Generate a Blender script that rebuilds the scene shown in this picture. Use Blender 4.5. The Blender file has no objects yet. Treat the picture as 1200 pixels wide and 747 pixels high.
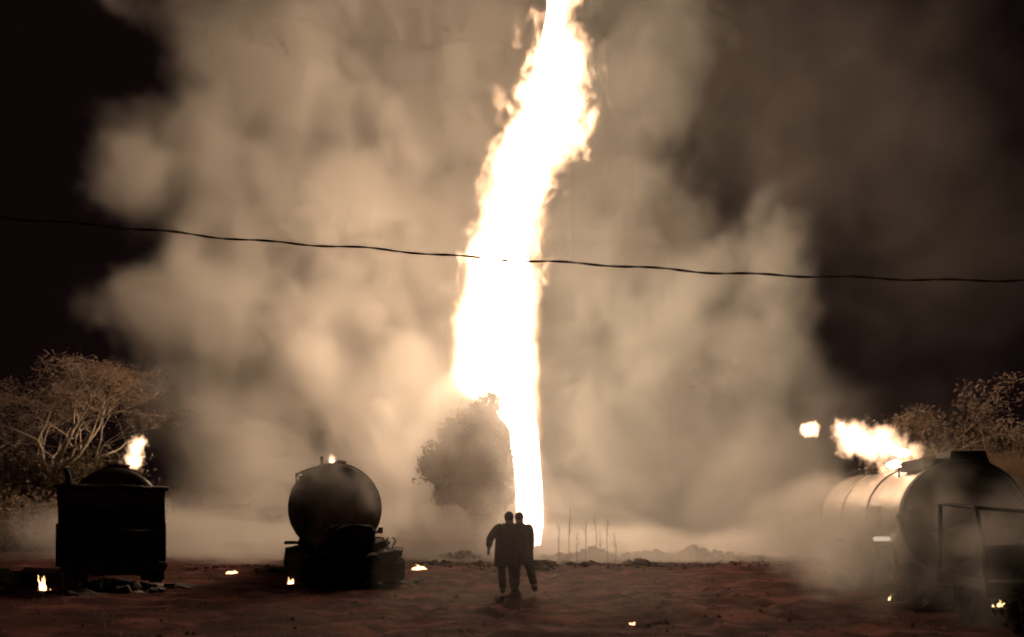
import bpy, bmesh, math, random
from mathutils import Vector, Matrix
R = math.radians
random.seed(7)
sc = bpy.context.scene
col = sc.collection

# ------------------------------------------------------------------ camera
F = 867.0            # focal length in pixels of the 1200 px wide photograph
CAM_Z = 1.6
HOR = 607.0
cam_d = bpy.data.cameras.new('camera')
cam = bpy.data.objects.new('camera', cam_d); col.objects.link(cam)
cam.location = (0, 0, CAM_Z); cam.rotation_euler = (R(90), 0, 0)
cam_d.sensor_width = 36.0; cam_d.lens = 36.0 * F / 1200.0
cam_d.shift_y = (HOR - 373.5) / 1200.0
cam_d.clip_end = 2000
sc.camera = cam

# ------------------------------------------------------------------ night sky
w = bpy.data.worlds.new('World'); sc.world = w; w.use_nodes = True
nt = w.node_tree; nt.nodes.clear()
wo = nt.nodes.new('ShaderNodeOutputWorld')
bg = nt.nodes.new('ShaderNodeBackground'); bg.inputs['Strength'].default_value = 0.05
sk = nt.nodes.new('ShaderNodeTexSky'); sk.sky_type = 'NISHITA'; sk.sun_disc = False
sk.sun_elevation = R(-12); sk.sun_rotation = R(180)
bg2 = nt.nodes.new('ShaderNodeBackground'); bg2.inputs['Color'].default_value = (0.0042, 0.0018, 0.0021, 1)
ad = nt.nodes.new('ShaderNodeAddShader')
nt.links.new(sk.outputs[0], bg.inputs['Color']); nt.links.new(bg.outputs[0], ad.inputs[0])
nt.links.new(bg2.outputs[0], ad.inputs[1]); nt.links.new(ad.outputs[0], wo.inputs[0])

sc.view_settings.view_transform = 'Standard'; sc.view_settings.look = 'None'
sc.view_settings.exposure = 0.0; sc.view_settings.gamma = 1.0
sc.view_settings.use_curve_mapping = False
cy = sc.cycles
cy.use_denoising = True
cy.use_adaptive_sampling = True; cy.adaptive_threshold = 0.08; cy.adaptive_min_samples = 12
cy.max_bounces = 6; cy.volume_bounces = 2; cy.diffuse_bounces = 2; cy.glossy_bounces = 2
cy.transparent_max_bounces = 128
cy.volume_step_rate = 3.0; cy.volume_max_steps = 128
cy.sample_clamp_indirect = 6.0
cy.filter_width = 2.0

FIRE_L = 35.0        # radiance of the burning column

# ------------------------------------------------------------------ helpers
def at(px, py, d):
    return Vector(((px - 600.0) / F * d, d, CAM_Z + (HOR - py) / F * d))

def tag(o, label=None, cat=None, group=None, kind=None):
    if label: o['label'] = label
    if cat: o['category'] = cat
    if group: o['group'] = group
    if kind: o['kind'] = kind
    return o

def empty(name, loc=(0, 0, 0), rz=0.0):
    o = bpy.data.objects.new(name, None); col.objects.link(o)
    o.location = loc; o.rotation_euler = (0, 0, rz)
    o.empty_display_size = 0.3
    return o

def mat_nodes(name):
    m = bpy.data.materials.new(name); m.use_nodes = True
    n = m.node_tree; n.nodes.clear()
    return m, n, n.nodes.new('ShaderNodeOutputMaterial')

# ------------------------------------------------------------------ geometry-node volumes
class G:
    """a small field language on top of geometry nodes"""
    def __init__(s, name):
        s.t = bpy.data.node_groups.new(name, 'GeometryNodeTree')
        s.t.interface.new_socket('Geometry', in_out='OUTPUT', socket_type='NodeSocketGeometry')
        s.out = s.t.nodes.new('NodeGroupOutput')
        p = s.t.nodes.new('GeometryNodeInputPosition'); s.P = p.outputs[0]
        x = s.t.nodes.new('ShaderNodeSeparateXYZ'); s.t.links.new(s.P, x.inputs[0])
        s.X, s.Y, s.Z = x.outputs
    def put(s, sock, v):
        if hasattr(v, 'is_output'): s.t.links.new(v, sock)
        else: sock.default_value = v
    def m(s, op, *a):
        n = s.t.nodes.new('ShaderNodeMath'); n.operation = op
        for i, v in enumerate(a): s.put(n.inputs[i], v)
        return n.outputs[0]
    def v(s, op, *a):
        n = s.t.nodes.new('ShaderNodeVectorMath'); n.operation = op
        for i, v in enumerate(a): s.put(n.inputs[i], v)
        return n.outputs['Value'] if op in ('LENGTH', 'DOT_PRODUCT', 'DISTANCE') else n.outputs[0]
    def noise(s, vec, scale, detail=3.0, rough=0.55, dist=0.0, color=False):
        n = s.t.nodes.new('ShaderNodeTexNoise')
        s.put(n.inputs['Vector'], vec); n.inputs['Scale'].default_value = scale
        n.inputs['Detail'].default_value = detail; n.inputs['Roughness'].default_value = rough
        n.inputs['Distortion'].default_value = dist
        return n.outputs['Color'] if color else n.outputs[0]
    def ramp(s, v, a, b, c=0.0, d=1.0):
        n = s.t.nodes.new('ShaderNodeMapRange'); n.interpolation_type = 'SMOOTHSTEP'
        s.put(n.inputs[0], v); n.inputs[1].default_value = a; n.inputs[2].default_value = b
        n.inputs[3].default_value = c; n.inputs[4].default_value = d
        return n.outputs[0]
    def curve(s, v, pts):
        lo = min(p[1] for p in pts); hi = max(p[1] for p in pts); sp = (hi - lo) or 1.0
        n = s.t.nodes.new('ShaderNodeFloatCurve'); c = n.mapping.curves[0]
        while len(c.points) < len(pts): c.points.new(0.5, 0.5)
        for p, (x, y) in zip(c.points, pts):
            p.location = (x, (y - lo) / sp); p.handle_type = 'VECTOR'
        n.mapping.update(); s.put(n.inputs['Value'], v)
        return s.m('MULTIPLY_ADD', n.outputs[0], sp, lo)
    def lobes(s, L, P, k=1.2):
        """signed depth (metres inside) of a union of ellipsoids"""
        acc = None
        for c, r in L:
            d = s.v('SUBTRACT', P, tuple(c)); d = s.v('MULTIPLY', d, (1 / r[0], 1 / r[1], 1 / r[2]))
            e = s.m('SUBTRACT', 1.0, s.v('LENGTH', d)); e = s.m('MULTIPLY', e, min(r))
            acc = e if acc is None else s.m('SMOOTH_MAX', acc, e, k)
        return acc
    def volume(s, dens, lo, hi, vox, material):
        n = s.t.nodes.new('GeometryNodeVolumeCube')
        s.put(n.inputs['Density'], dens)
        n.inputs['Min'].default_value = lo; n.inputs['Max'].default_value = hi
        for k, i in zip(('Resolution X', 'Resolution Y', 'Resolution Z'), range(3)):
            n.inputs[k].default_value = max(4, int((hi[i] - lo[i]) / vox))
        sm = s.t.nodes.new('GeometryNodeSetMaterial'); sm.inputs['Material'].default_value = material
        s.t.links.new(n.outputs[0], sm.inputs[0]); s.t.links.new(sm.outputs[0], s.out.inputs[0])
    def make(s, name, material, parent=None):
        vd = bpy.data.volumes.new(name); o = bpy.data.objects.new(name, vd); col.objects.link(o)
        vd.materials.append(material); o.parent = parent
        md = o.modifiers.new('volume', 'NODES'); md.node_group = s.t
        return o

def smoke_material(name, colr, scale, g=0.15):
    m, n, out = mat_nodes(name)
    pv = n.nodes.new('ShaderNodeVolumePrincipled')
    pv.inputs['Color'].default_value = (*colr, 1); pv.inputs['Anisotropy'].default_value = g
    at_ = n.nodes.new('ShaderNodeAttribute'); at_.attribute_name = 'density'
    mu = n.nodes.new('ShaderNodeMath'); mu.operation = 'MULTIPLY'; mu.inputs[1].default_value = scale
    n.links.new(at_.outputs['Fac'], mu.inputs[0])
    pv.inputs['Density Attribute'].default_value = ''
    n.links.new(mu.outputs[0], pv.inputs['Density'])
    n.links.new(pv.outputs[0], out.inputs['Volume'])
    return m

def flame_volume_material(name, strength, colr):
    m, n, out = mat_nodes(name)
    em = n.nodes.new('ShaderNodeEmission'); em.inputs[0].default_value = (*colr, 1)
    at_ = n.nodes.new('ShaderNodeAttribute'); at_.attribute_name = 'density'
    mu = n.nodes.new('ShaderNodeMath'); mu.operation = 'MULTIPLY'; mu.inputs[1].default_value = strength
    n.links.new(at_.outputs['Fac'], mu.inputs[0]); n.links.new(mu.outputs[0], em.inputs[1])
    n.links.new(em.outputs[0], out.inputs['Volume'])
    return m

FIRE_COL = (1.0, 0.705, 0.47)
def emit_material(name, strength, colr=FIRE_COL):
    m, n, out = mat_nodes(name)
    em = n.nodes.new('ShaderNodeEmission'); em.inputs[0].default_value = (*colr, 1); em.inputs[1].default_value = strength
    n.links.new(em.outputs[0], out.inputs['Surface'])
    return m

#@@STRUCTURE
# ------------------------------------------------------------------ mesh builder
class MB:
    def __init__(s): s.v = []; s.f = []; s.M = Matrix()
    def add(s, vs, fs):
        b = len(s.v); s.v += [tuple(s.M @ Vector(p)) for p in vs]; s.f += [tuple(i + b for i in q) for q in fs]
    def box(s, c, d, rot=None, taper=1.0):
        x, y, z = d[0] / 2, d[1] / 2, d[2] / 2; t = taper
        vs = [(-x, -y, -z), (x, -y, -z), (x, y, -z), (-x, y, -z), (-x * t, -y * t, z), (x * t, -y * t, z), (x * t, y * t, z), (-x * t, y * t, z)]
        if rot is not None: vs = [tuple(rot @ Vector(p)) for p in vs]
        vs = [(p[0] + c[0], p[1] + c[1], p[2] + c[2]) for p in vs]
        s.add(vs, [(0, 3, 2, 1), (4, 5, 6, 7), (0, 1, 5, 4), (1, 2, 6, 5), (2, 3, 7, 6), (3, 0, 4, 7)])
    def tube(s, pts, rad, n=6, cap=True):
        pts = [Vector(p) for p in pts]
        if not hasattr(rad, '__len__'): rad = [rad] * len(pts)
        vs, fs = [], []
        up = None
        for i, p in enumerate(pts):
            t = (pts[min(i + 1, len(pts) - 1)] - pts[max(i - 1, 0)])
            t = t.normalized() if t.length > 1e-9 else Vector((0, 0, 1))
            if up is None: up = Vector((0, 0, 1)) if abs(t.z) < 0.9 else Vector((1, 0, 0))
            a = t.cross(up)
            a = a.normalized() if a.length > 1e-6 else t.orthogonal().normalized()
            b = a.cross(t).normalized(); up = b
            for k in range(n):
                w_ = 2 * math.pi * k / n
                vs.append(tuple(p + (a * math.cos(w_) + b * math.sin(w_)) * rad[i]))
        for i in range(len(pts) - 1):
            for k in range(n):
                fs.append((i * n + k, i * n + (k + 1) % n, (i + 1) * n + (k + 1) % n, (i + 1) * n + k))
        if cap:
            fs.append(tuple(range(n))[::-1]); fs.append(tuple(range((len(pts) - 1) * n, len(pts) * n)))
        s.add(vs, fs)
    def lathe(s, prof_, c, axis='Y', n=32, wob=0.0, sx=1.0):
        """prof_: (t along the axis, radius)"""
        vs, fs = [], []
        for t, r in prof_:
            for k in range(n):
                a = 2 * math.pi * k / n
                rr = r * (1 + wob * mn.noise(Vector((math.cos(a) * 2.3 + c[0], math.sin(a) * 2.3 + c[1], t * 1.3))))
                u, v_ = math.cos(a) * rr * sx, math.sin(a) * rr
                p = {'Y': (u, t, v_), 'X': (t, u, v_), 'Z': (u, v_, t)}[axis]
                vs.append((p[0] + c[0], p[1] + c[1], p[2] + c[2]))
        for i in range(len(prof_) - 1):
            for k in range(n):
                fs.append((i * n + k, i * n + (k + 1) % n, (i + 1) * n + (k + 1) % n, (i + 1) * n + k))
        s.add(vs, fs)
    def build(s, name, material, parent=None, smooth=False, loc=None):
        me_ = bpy.data.meshes.new(name); me_.from_pydata(s.v, [], s.f); me_.update()
        b_ = bmesh.new(); b_.from_mesh(me_); bmesh.ops.recalc_face_normals(b_, faces=b_.faces); b_.to_mesh(me_); b_.free()
        if smooth:
            for p in me_.polygons: p.use_smooth = True
        o_ = bpy.data.objects.new(name, me_); col.objects.link(o_); o_.parent = parent
        if material: me_.materials.append(material)
        if loc is not None: o_.location = loc
        return o_

from mathutils import noise as mn
def surf(name, c1, c2, scale=3.0, rough=0.8, metal=0.0, bump=0.3, c3=None, s3=0.8, stretch=(1, 1, 1), coord='Object', trans=0.0):
    m, n, out = mat_nodes(name)
    b_ = n.nodes.new('ShaderNodeBsdfPrincipled'); b_.inputs['Roughness'].default_value = rough; b_.inputs['Metallic'].default_value = metal
    if rough > .9: b_.inputs['Specular IOR Level'].default_value = .08
    tc = n.nodes.new('ShaderNodeTexCoord'); mp = n.nodes.new('ShaderNodeMapping'); mp.inputs['Scale'].default_value = stretch
    n.links.new(tc.outputs[coord], mp.inputs[0])
    nz = n.nodes.new('ShaderNodeTexNoise'); nz.inputs['Scale'].default_value = scale; nz.inputs['Detail'].default_value = 7; nz.inputs['Roughness'].default_value = 0.62
    n.links.new(mp.outputs[0], nz.inputs['Vector'])
    cr = n.nodes.new('ShaderNodeValToRGB'); cr.color_ramp.elements[0].position = 0.36; cr.color_ramp.elements[1].position = 0.66
    cr.color_ramp.elements[0].color = (*c1, 1); cr.color_ramp.elements[1].color = (*c2, 1)
    n.links.new(nz.outputs[0], cr.inputs[0]); colr = cr.outputs[0]
    if c3:
        n3 = n.nodes.new('ShaderNodeTexNoise'); n3.inputs['Scale'].default_value = s3; n3.inputs['Detail'].default_value = 5; n3.inputs['Roughness'].default_value = 0.6
        n.links.new(mp.outputs[0], n3.inputs['Vector'])
        r3 = n.nodes.new('ShaderNodeValToRGB'); r3.color_ramp.elements[0].position = 0.5; r3.color_ramp.elements[1].position = 0.63
        n.links.new(n3.outputs[0], r3.inputs[0])
        mx = n.nodes.new('ShaderNodeMix'); mx.data_type = 'RGBA'; mx.inputs['B'].default_value = (*c3, 1)
        n.links.new(r3.outputs[0], mx.inputs['Factor']); n.links.new(colr, mx.inputs['A']); colr = mx.outputs['Result']
    n.links.new(colr, b_.inputs['Base Color'])
    if bump:
        bp = n.nodes.new('ShaderNodeBump'); bp.inputs['Strength'].default_value = bump; bp.inputs['Distance'].default_value = 0.05
        n.links.new(nz.outputs[0], bp.inputs['Height']); n.links.new(bp.outputs[0], b_.inputs['Normal'])
    if trans:
        tl_ = n.nodes.new('ShaderNodeBsdfTranslucent'); n.links.new(colr, tl_.inputs[0])
        ms = n.nodes.new('ShaderNodeMixShader'); ms.inputs[0].default_value = trans
        n.links.new(b_.outputs[0], ms.inputs[1]); n.links.new(tl_.outputs[0], ms.inputs[2]); n.links.new(ms.outputs[0], out.inputs['Surface'])
    else: n.links.new(b_.outputs[0], out.inputs['Surface'])
    return m

M = {
    'ground': surf('red_earth', (0.020, 0.0068, 0.0066), (0.095, 0.031, 0.024), 1.9, 0.95, bump=1.0, c3=(0.17, 0.060, 0.050), s3=1.2, stretch=(0.55, 1.0, 1)),
    'mound': surf('loose_earth', (0.09, 0.055, 0.038), (0.20, 0.13, 0.09), 2.2, 0.95, bump=0.8),
    'soot': surf('sooty_steel', (0.020, 0.016, 0.014), (0.06, 0.045, 0.036), 2.5, 0.65, 0.3, c3=(0.11, 0.055, 0.03), s3=1.6),
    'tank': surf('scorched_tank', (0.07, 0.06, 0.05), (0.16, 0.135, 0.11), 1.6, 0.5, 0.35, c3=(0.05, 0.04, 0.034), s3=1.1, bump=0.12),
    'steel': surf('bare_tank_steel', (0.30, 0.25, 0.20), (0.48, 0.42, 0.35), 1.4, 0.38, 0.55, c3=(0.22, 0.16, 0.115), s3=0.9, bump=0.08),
    'black': surf('charred_metal', (0.010, 0.008, 0.008), (0.035, 0.026, 0.022), 4.0, 0.85, 0.1),
    'rubber': surf('burnt_rubber', (0.012, 0.011, 0.010), (0.04, 0.035, 0.03), 6.0, 0.95),
    'rim': surf('burnt_rim', (0.10, 0.085, 0.07), (0.26, 0.22, 0.18), 5.0, 0.6, 0.4),
    'ash': surf('pale_scrap', (0.20, 0.165, 0.14), (0.45, 0.39, 0.33), 3.0, 0.6, 0.3),
    'bark': surf('pale_bark', (0.32, 0.25, 0.19), (0.50, 0.41, 0.32), 6.0, 0.9),
    'twig': surf('dry_leaf', (0.24, 0.17, 0.125), (0.42, 0.315, 0.24), 0.8, 0.85, bump=0, trans=0.5),
    'leaf': surf('dusty_leaf', (0.12, 0.095, 0.058), (0.22, 0.17, 0.105), 0.7, 0.8, bump=0, trans=0.5),
    'straw': surf('dry_straw', (0.24, 0.165, 0.10), (0.42, 0.30, 0.19), 0.9, 0.85, bump=0, trans=0.5),
    'darkleaf': surf('dark_leaf', (0.035, 0.040, 0.024), (0.075, 0.075, 0.045), 0.9, 0.75, bump=0),
    'wire': surf('cable_sheath', (0.014, 0.010, 0.008), (0.03, 0.022, 0.018), 6.0, 0.6, bump=0),
    'cloth_a': surf('dark_jacket', (0.065, 0.040, 0.055), (0.11, 0.07, 0.092), 14.0, 0.95),
    'cloth_b': surf('plum_jacket', (0.09, 0.058, 0.072), (0.145, 0.098, 0.115), 14.0, 0.95),
    'trouser': surf('dark_trousers', (0.05, 0.034, 0.046), (0.09, 0.062, 0.08), 14.0, 0.95),
    'skin': surf('skin', (0.16, 0.09, 0.06), (0.22, 0.125, 0.085), 8.0, 0.6, bump=0.05),
    'hair': surf('dark_hair', (0.012, 0.009, 0.008), (0.03, 0.022, 0.02), 30.0, 0.8),
    'shoe': surf('shoe_leather', (0.02, 0.016, 0.014), (0.045, 0.035, 0.03), 9.0, 0.6),
}
E_small = emit_material('small_flame', 5.0, (1.0, .55, .24))
E_tank = emit_material('tank_flame', 13.0)

# ------------------------------------------------------------------ ground: one sheet out to the horizon
def gh(x, y):
    h = 0.10 * mn.noise(Vector((x * 0.16, y * 0.16, 1.7))) + 0.055 * mn.noise(Vector((x * 0.7, y * 0.7, 4.2)))
    h += 0.06 * mn.fractal(Vector((x * 1.5, y * 1.5, 8.0)), .6, 2.2, 4)
    e = 23.6 + 0.03 * x + 1.2 * mn.noise(Vector((x * 0.22, 0.3, 2.0)))
    h += 0.09 * math.exp(-((y - e) / 1.1) ** 2) * (0.7 + 0.6 * mn.noise(Vector((x * 0.9, y * 0.9, 5.0))))
    for x0, sl in ((-2.2, .10), (-.4, .10), (3.6, -.16), (5.4, -.16)):
        u = x - x0 - sl * (y - 8) - .5 * mn.noise(Vector((y * .15, x0, 0)))
        h += -.07 * math.exp(-(u / .16) ** 2) + .035 * math.exp(-((abs(u) - .32) / .12) ** 2)
    return h
def lines(lo, hi, step, far):
    v = [lo + step * i for i in range(int((hi - lo) / step) + 1)]
    a, s_ = v[-1], step
    while a < far: s_ *= 1.5; a += s_; v.append(a)
    a, s_ = v[0], step
    while a > -far: s_ *= 1.5; a -= s_; v.insert(0, a)
    return v
xs, ys = lines(-30, 30, 0.16, 700), lines(2.5, 42, 0.14, 900)
mb = MB()
mb.v = [(x, y, gh(x, y) if abs(x) < 60 and -5 < y < 80 else 0.0) for y in ys for x in xs]
nx = len(xs)
mb.f = [(j * nx + i, j * nx + i + 1, (j + 1) * nx + i + 1, (j + 1) * nx + i) for j in range(len(ys) - 1) for i in range(nx - 1)]
gr = mb.build('ground', M['ground'], smooth=True); tag(gr, kind='structure')

rng = random.Random(11)
mb = MB()
for i in range(4200):                      # clods, stones and straw scraps nobody could count
    y = 5 + 26 * rng.random() ** 0.8; x = rng.uniform(-1, 1) * (y * 0.74 + 1)
    r = rng.uniform(0.008, 0.04) * (1.7 if rng.random() < 0.06 else 1)
    z = gh(x, y); vs = []
    for k in range(6):
        a = k * math.pi / 3 + rng.random(); vs.append((x + math.cos(a) * r * rng.uniform(.7, 1.3), y + math.sin(a) * r, z - 0.01))
    vs.append((x + rng.uniform(-.3, .3) * r, y, z + r * rng.uniform(.4, .9)))
    mb.add(vs, [(k, (k + 1) % 6, 6) for k in range(6)])
tag(mb.build('soil_clods', M['mound']), 'scattered clods and stones over the red earth', 'clods', kind='stuff')

mb = MB()
for i in range(9000):
    y = 5.5 + 20 * rng.random() ** 0.7; x = rng.uniform(-1, 1) * (y * 0.74 + 1)
    if mn.noise(Vector((x * .5, y * .5, 3))) < .02: continue
    z = gh(x, y) - .01; h = rng.uniform(.03, .10); a = rng.uniform(0, 3.14); u = Vector((math.cos(a), math.sin(a), 0)) * rng.uniform(.004, .009)
    p = Vector((x, y, z)); mb.add([p - u, p + u, p + Vector((rng.gauss(0, .5) * h, rng.gauss(0, .5) * h, h))], [(0, 1, 2)])
tag(mb.build('field_stubble', M['straw']), 'short dry stubble scattered over the red earth', 'stubble', kind='stuff')
mb = MB()
for i in range(900):
    x = rng.uniform(-10, 11); y = 23.8 + .03 * x + 1.2 * mn.noise(Vector((x * 0.22, 0.3, 2.0))) + rng.gauss(0, .5)
    r = rng.uniform(.02, .10) * (.4 + .9 * abs(mn.noise(Vector((x * .6, 1, 0)))) * 2)
    mb.box((x, y, gh(x, y) + r * .3), (r * 2.6, r * 2, r * 1.5), Matrix.Rotation(rng.uniform(0, 3), 3, 'Z') @ Matrix.Rotation(rng.uniform(-.6, .6), 3, 'X'), rng.uniform(.3, .8))
tag(mb.build('edge_rubble', M['ground']), 'broken clods along the far edge of the bare field', 'rubble', kind='stuff')

def mound(px, py, hw_px, d, label, seed):
    c = at(px, HOR, d); top = CAM_Z + (HOR - py) / F * d; rx = hw_px / F * d; mb = MB(); n = 26
    vs, fs = [], []
    for j in range(9):
        t = j / 8.0
        for k in range(n):
            a = 2 * math.pi * k / n
            lump = 1 + 0.35 * mn.noise(Vector((math.cos(a) * 1.6 + seed, math.sin(a) * 1.6, t * 2)))
            x = c.x + math.cos(a) * rx * t * lump; y = c.y + math.sin(a) * rx * 0.7 * t * lump
            h = (1 - t ** 1.3) * top * (1 + 0.45 * mn.noise(Vector((x * 1.1, y * 1.1, seed)))) + 0.10 * (1 - t) * mn.noise(Vector((x * 4, y * 4, seed)))
            vs.append((x, y, max(h, 0) + gh(x, y) - 0.12 * t))
    for j in range(8):
        for k in range(n): fs.append((j * n + k, j * n + (k + 1) % n, (j + 1) * n + (k + 1) % n, (j + 1) * n + k))
    mb.add(vs, fs)
    for k in range(70):                     # loose lumps on the heap
        a = rng.uniform(0, 6.28); t = math.sqrt(rng.random()) * 0.9; r = rng.uniform(.03, .11)
        x = c.x + math.cos(a) * rx * t; y = c.y + math.sin(a) * rx * .7 * t
        z = (1 - t ** 1.3) * top * (1 + 0.45 * mn.noise(Vector((x * 1.1, y * 1.1, seed)))) + gh(x, y)
        mb.box((x, y, z + r * .2), (r * 2, r * 1.6, r * 1.5), Matrix.Rotation(rng.uniform(0, 3), 3, 'Z') @ Matrix.Rotation(rng.uniform(-.6, .6), 3, 'X'), 0.6)
    o_ = mb.build('earth_mound', M['mound'], smooth=False); tag(o_, label, 'mound', 'earth mounds in front of the fire')
mound(694, 643, 34, 28.5, 'low lumpy earth mound just right of the fire column base', 1.0)
mound(655, 646, 22, 29, 'small earth mound directly behind the two walking people', 2.0)
mound(752, 648, 30, 29, 'flat earth mound behind the thin bare stalks', 3.0)
mound(812, 643, 26, 28.5, 'pointed earth mound between the people and the right tanker', 4.0)
mound(838, 649, 34, 28, 'low earth mound adjoining the pointed mound on its right', 5.0)
mound(885, 655, 26, 27, 'smallest earth mound nearest the right tanker', 6.0)
mound(500, 632, 24, 36, 'hazy pointed earth mound left of the two people', 7.0)
mound(765, 648, 26, 28, 'low rubble heap left of the pointed earth mound', 9.0)
mound(925, 655, 34, 27, 'long flat rubble heap at the left end of the right tanker', 10.0)
mound(540, 647, 30, 29, 'long low earth mound left of the people, below the hazy tree', 8.0)

# ------------------------------------------------------------------ trees
def leaf_quad(mb, p, s_, rg, wd=.42):
    d = Vector((rg.gauss(0, 1), rg.gauss(0, 1), rg.gauss(0, .7))).normalized(); e = d.orthogonal().normalized()
    e = (Matrix.Rotation(rg.uniform(0, 6.28), 3, d) @ e)
    a = d * s_; b = e * s_ * wd
    mb.add([p - a, p + b, p + a, p - b], [(0, 1, 2, 3)])
def grow(wood, tips, p, d, ln, r, depth, rg, flat, up, spread):
    seg = 4; pts = [p.copy()]; rad = [r]; q = p.copy(); dd = d.copy()
    for i in range(seg):
        dd = (dd + Vector((rg.gauss(0, .13), rg.gauss(0, .13), rg.gauss(0, .09) + up))).normalized()
        q = q + dd * ln / seg
        if flat and q.z > flat: q.z = flat + (q.z - flat) * 0.25
        pts.append(q.copy()); rad.append(r * (1 - 0.42 * (i + 1) / seg))
    wood.tube(pts, rad, 5 if depth < 3 else 3, cap=False)
    if depth >= 3: tips += pts[2:]
    if depth == 5 or r < 0.006: return
    for k in range(rg.choice((2, 3, 3)) if depth else 4):
        ax = Vector((rg.gauss(0, 1), rg.gauss(0, 1), rg.gauss(0, .4)))
        ax = (ax - dd * ax.dot(dd)).normalized(); an = rg.uniform(.35, 1.0) * spread
        nd = (dd * math.cos(an) + ax * math.sin(an)).normalized()
        st = pts[rg.choice((3, 4, 4))] if depth else pts[-1]
        grow(wood, tips, st, nd, ln * rg.uniform(.6, .82), rad[-1] * rg.uniform(.62, .8), depth + 1, rg, flat, up, spread)
def tree(name, label, loc, h, seed, leafm, nleaf, leaf_s, flat=None, spread=1.0, up=.03, trunk=0.28, lean=(0, 0), group=None, trunk_len=0.3, cat='tree', jitter=0.25):
    rg = random.Random(seed); root = empty(name, loc); wood = MB(); tips = []
    grow(wood, tips, Vector((0, 0, -0.15)), Vector((lean[0], lean[1], 1)).normalized(), h * trunk_len, trunk, 0, rg, flat, up, spread)
    wood.build('trunk', M['bark'], root, smooth=True)
    lf = MB()
    if flat: tips = [t_ for t_ in tips if t_.z > flat * .74] or tips
    for i in range(nleaf):
        t = rg.choice(tips); leaf_quad(lf, t + Vector((rg.gauss(0, jitter), rg.gauss(0, jitter), rg.gauss(0, jitter * .6))), leaf_s * rg.uniform(.5, 1.3) * (2.0 if flat else 1), rg, .10 if flat else .3)
    lf.build('crown', leafm, root)
    tag(root, label, cat, group)
    return root
def bush(name, label, loc, rx, rz, seed, leafm, nleaf, leaf_s, group=None, nstem=14, ry=None, cat='bush'):
    rg = random.Random(seed); root = empty(name, loc); ry = ry or rx; stems = MB(); lf = MB(); cl = []
    for i in range(nstem):
        a = rg.uniform(0, 6.28); t = math.sqrt(rg.random())
        e = Vector((math.cos(a) * t * rx, math.sin(a) * t * ry, rz * rg.uniform(.55, 1.05) * (1 - .45 * t * t)))
        b_ = Vector((e.x * .25, e.y * .25, -.1)); m_ = (b_ + e) / 2 + Vector((rg.gauss(0, .15), rg.gauss(0, .15), .1)) * rz * .3
        stems.tube([b_, m_, e], [.05, .035, .012], 4, cap=False)
        for k in range(7):
            u = rg.uniform(.3, 1.05); p = b_.lerp(m_, u * 2) if u < .5 else m_.lerp(e, u * 2 - 1)
            cl.append((p, rg.uniform(.14, .34) * min(rx, rz) * .8))
    stems.build('stem', M['bark'], root, smooth=True)
    for i in range(nleaf):
        p, s_ = rg.choice(cl); q = p + Vector((rg.gauss(0, s_), rg.gauss(0, s_), rg.gauss(0, s_ * .8)))
        q.z = max(q.z, 0.02); leaf_quad(lf, q, leaf_s * rg.uniform(.5, 1.4), rg)
    lf.build('foliage', leafm, root); tag(root, label, cat, group)
    return root
def P0(px, d): v = at(px, HOR, d); v.z = 0; return v
T = 'trees at the left edge of the field'
tree('flat_topped_tree', 'wide flat-topped tree with pale forked limbs, tallest at the far left', P0(34, 39.5), 9.4, 3, M['twig'], 4200, .095, flat=9.3, spread=.9, trunk=.36, trunk_len=.42, up=.05, group=T, jitter=.34)
tree('flat_topped_tree', 'pale forked tree leaning towards the smoke, right of the tallest left tree', P0(70, 39.5), 8.3, 12, M['twig'], 3400, .095, flat=8.8, spread=.8, trunk=.32, trunk_len=.46, up=.05, lean=(.04, 0), group=T, jitter=.34)
tree('flat_topped_tree', 'lower pale tree cut off by the left picture edge', P0(-14, 39.5), 8.8, 21, M['twig'], 5000, .095, flat=8.2, spread=1.0, trunk=.3, trunk_len=.42, up=.04, group=T, jitter=.34)
bl = [(6, 40.5, 2.8, 5.7, 'leaf', 'tall dusty bush at the left picture edge'), (48, 40.5, 2.7, 5.4, 'leaf', 'dusty bush below the flat-topped tree, second from the left edge'),
      (90, 41, 2.8, 5.8, 'leaf', 'tall dusty bush right behind the left truck exhaust pipe'), (135, 41.5, 2.6, 5.3, 'leaf', 'dusty bush behind the left truck, nearest the smoke'),
      (14, 36, 2.3, 2.6, 'twig', 'low reddish brown bush at the left picture edge'), (58, 36, 2.2, 2.4, 'twig', 'low reddish brown bush touching the left truck')]
for i, (px, d, rx, rz, mk, lb) in enumerate(bl):
    bush('scrub_bush', lb, P0(px, d), rx, rz, 40 + i, M[mk], 8500 if mk == 'leaf' else 5200, .12, 'scrub at the left edge of the field', nstem=26)
tree('branching_tree', 'dry tree with spread V-shaped limbs rising above the right bushes', P0(1104, 41), 6.3, 33, M['twig'], 2600, .12, spread=.62, trunk=.26, trunk_len=.5, up=.03, jitter=.3)
br = [(1072, 41, 2.6, 6.0, 'leaf', 'bush behind the tanker flame, left end of the right bush row'), (1120, 41.5, 2.8, 7.2, 'leaf', 'bush under the V-shaped dry tree'),
      (1165, 41, 2.7, 7.2, 'leaf', 'bush second from the right picture edge'), (1212, 40.5, 2.7, 7.0, 'leaf', 'bush cut off by the right picture edge'),
      (1142, 38.5, 2.3, 5.6, 'twig', 'pale dry bush behind the dark hatch of the right tanker'), (1192, 38, 2.3, 5.5, 'twig', 'pale dry bush low at the right picture edge')]
for i, (px, d, rx, rz, mk, lb) in enumerate(br):
    bush('scrub_bush', lb, P0(px, d), rx, rz, 60 + i, M[mk], 5200, .13, 'scrub at the right edge of the field', nstem=26)
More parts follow.
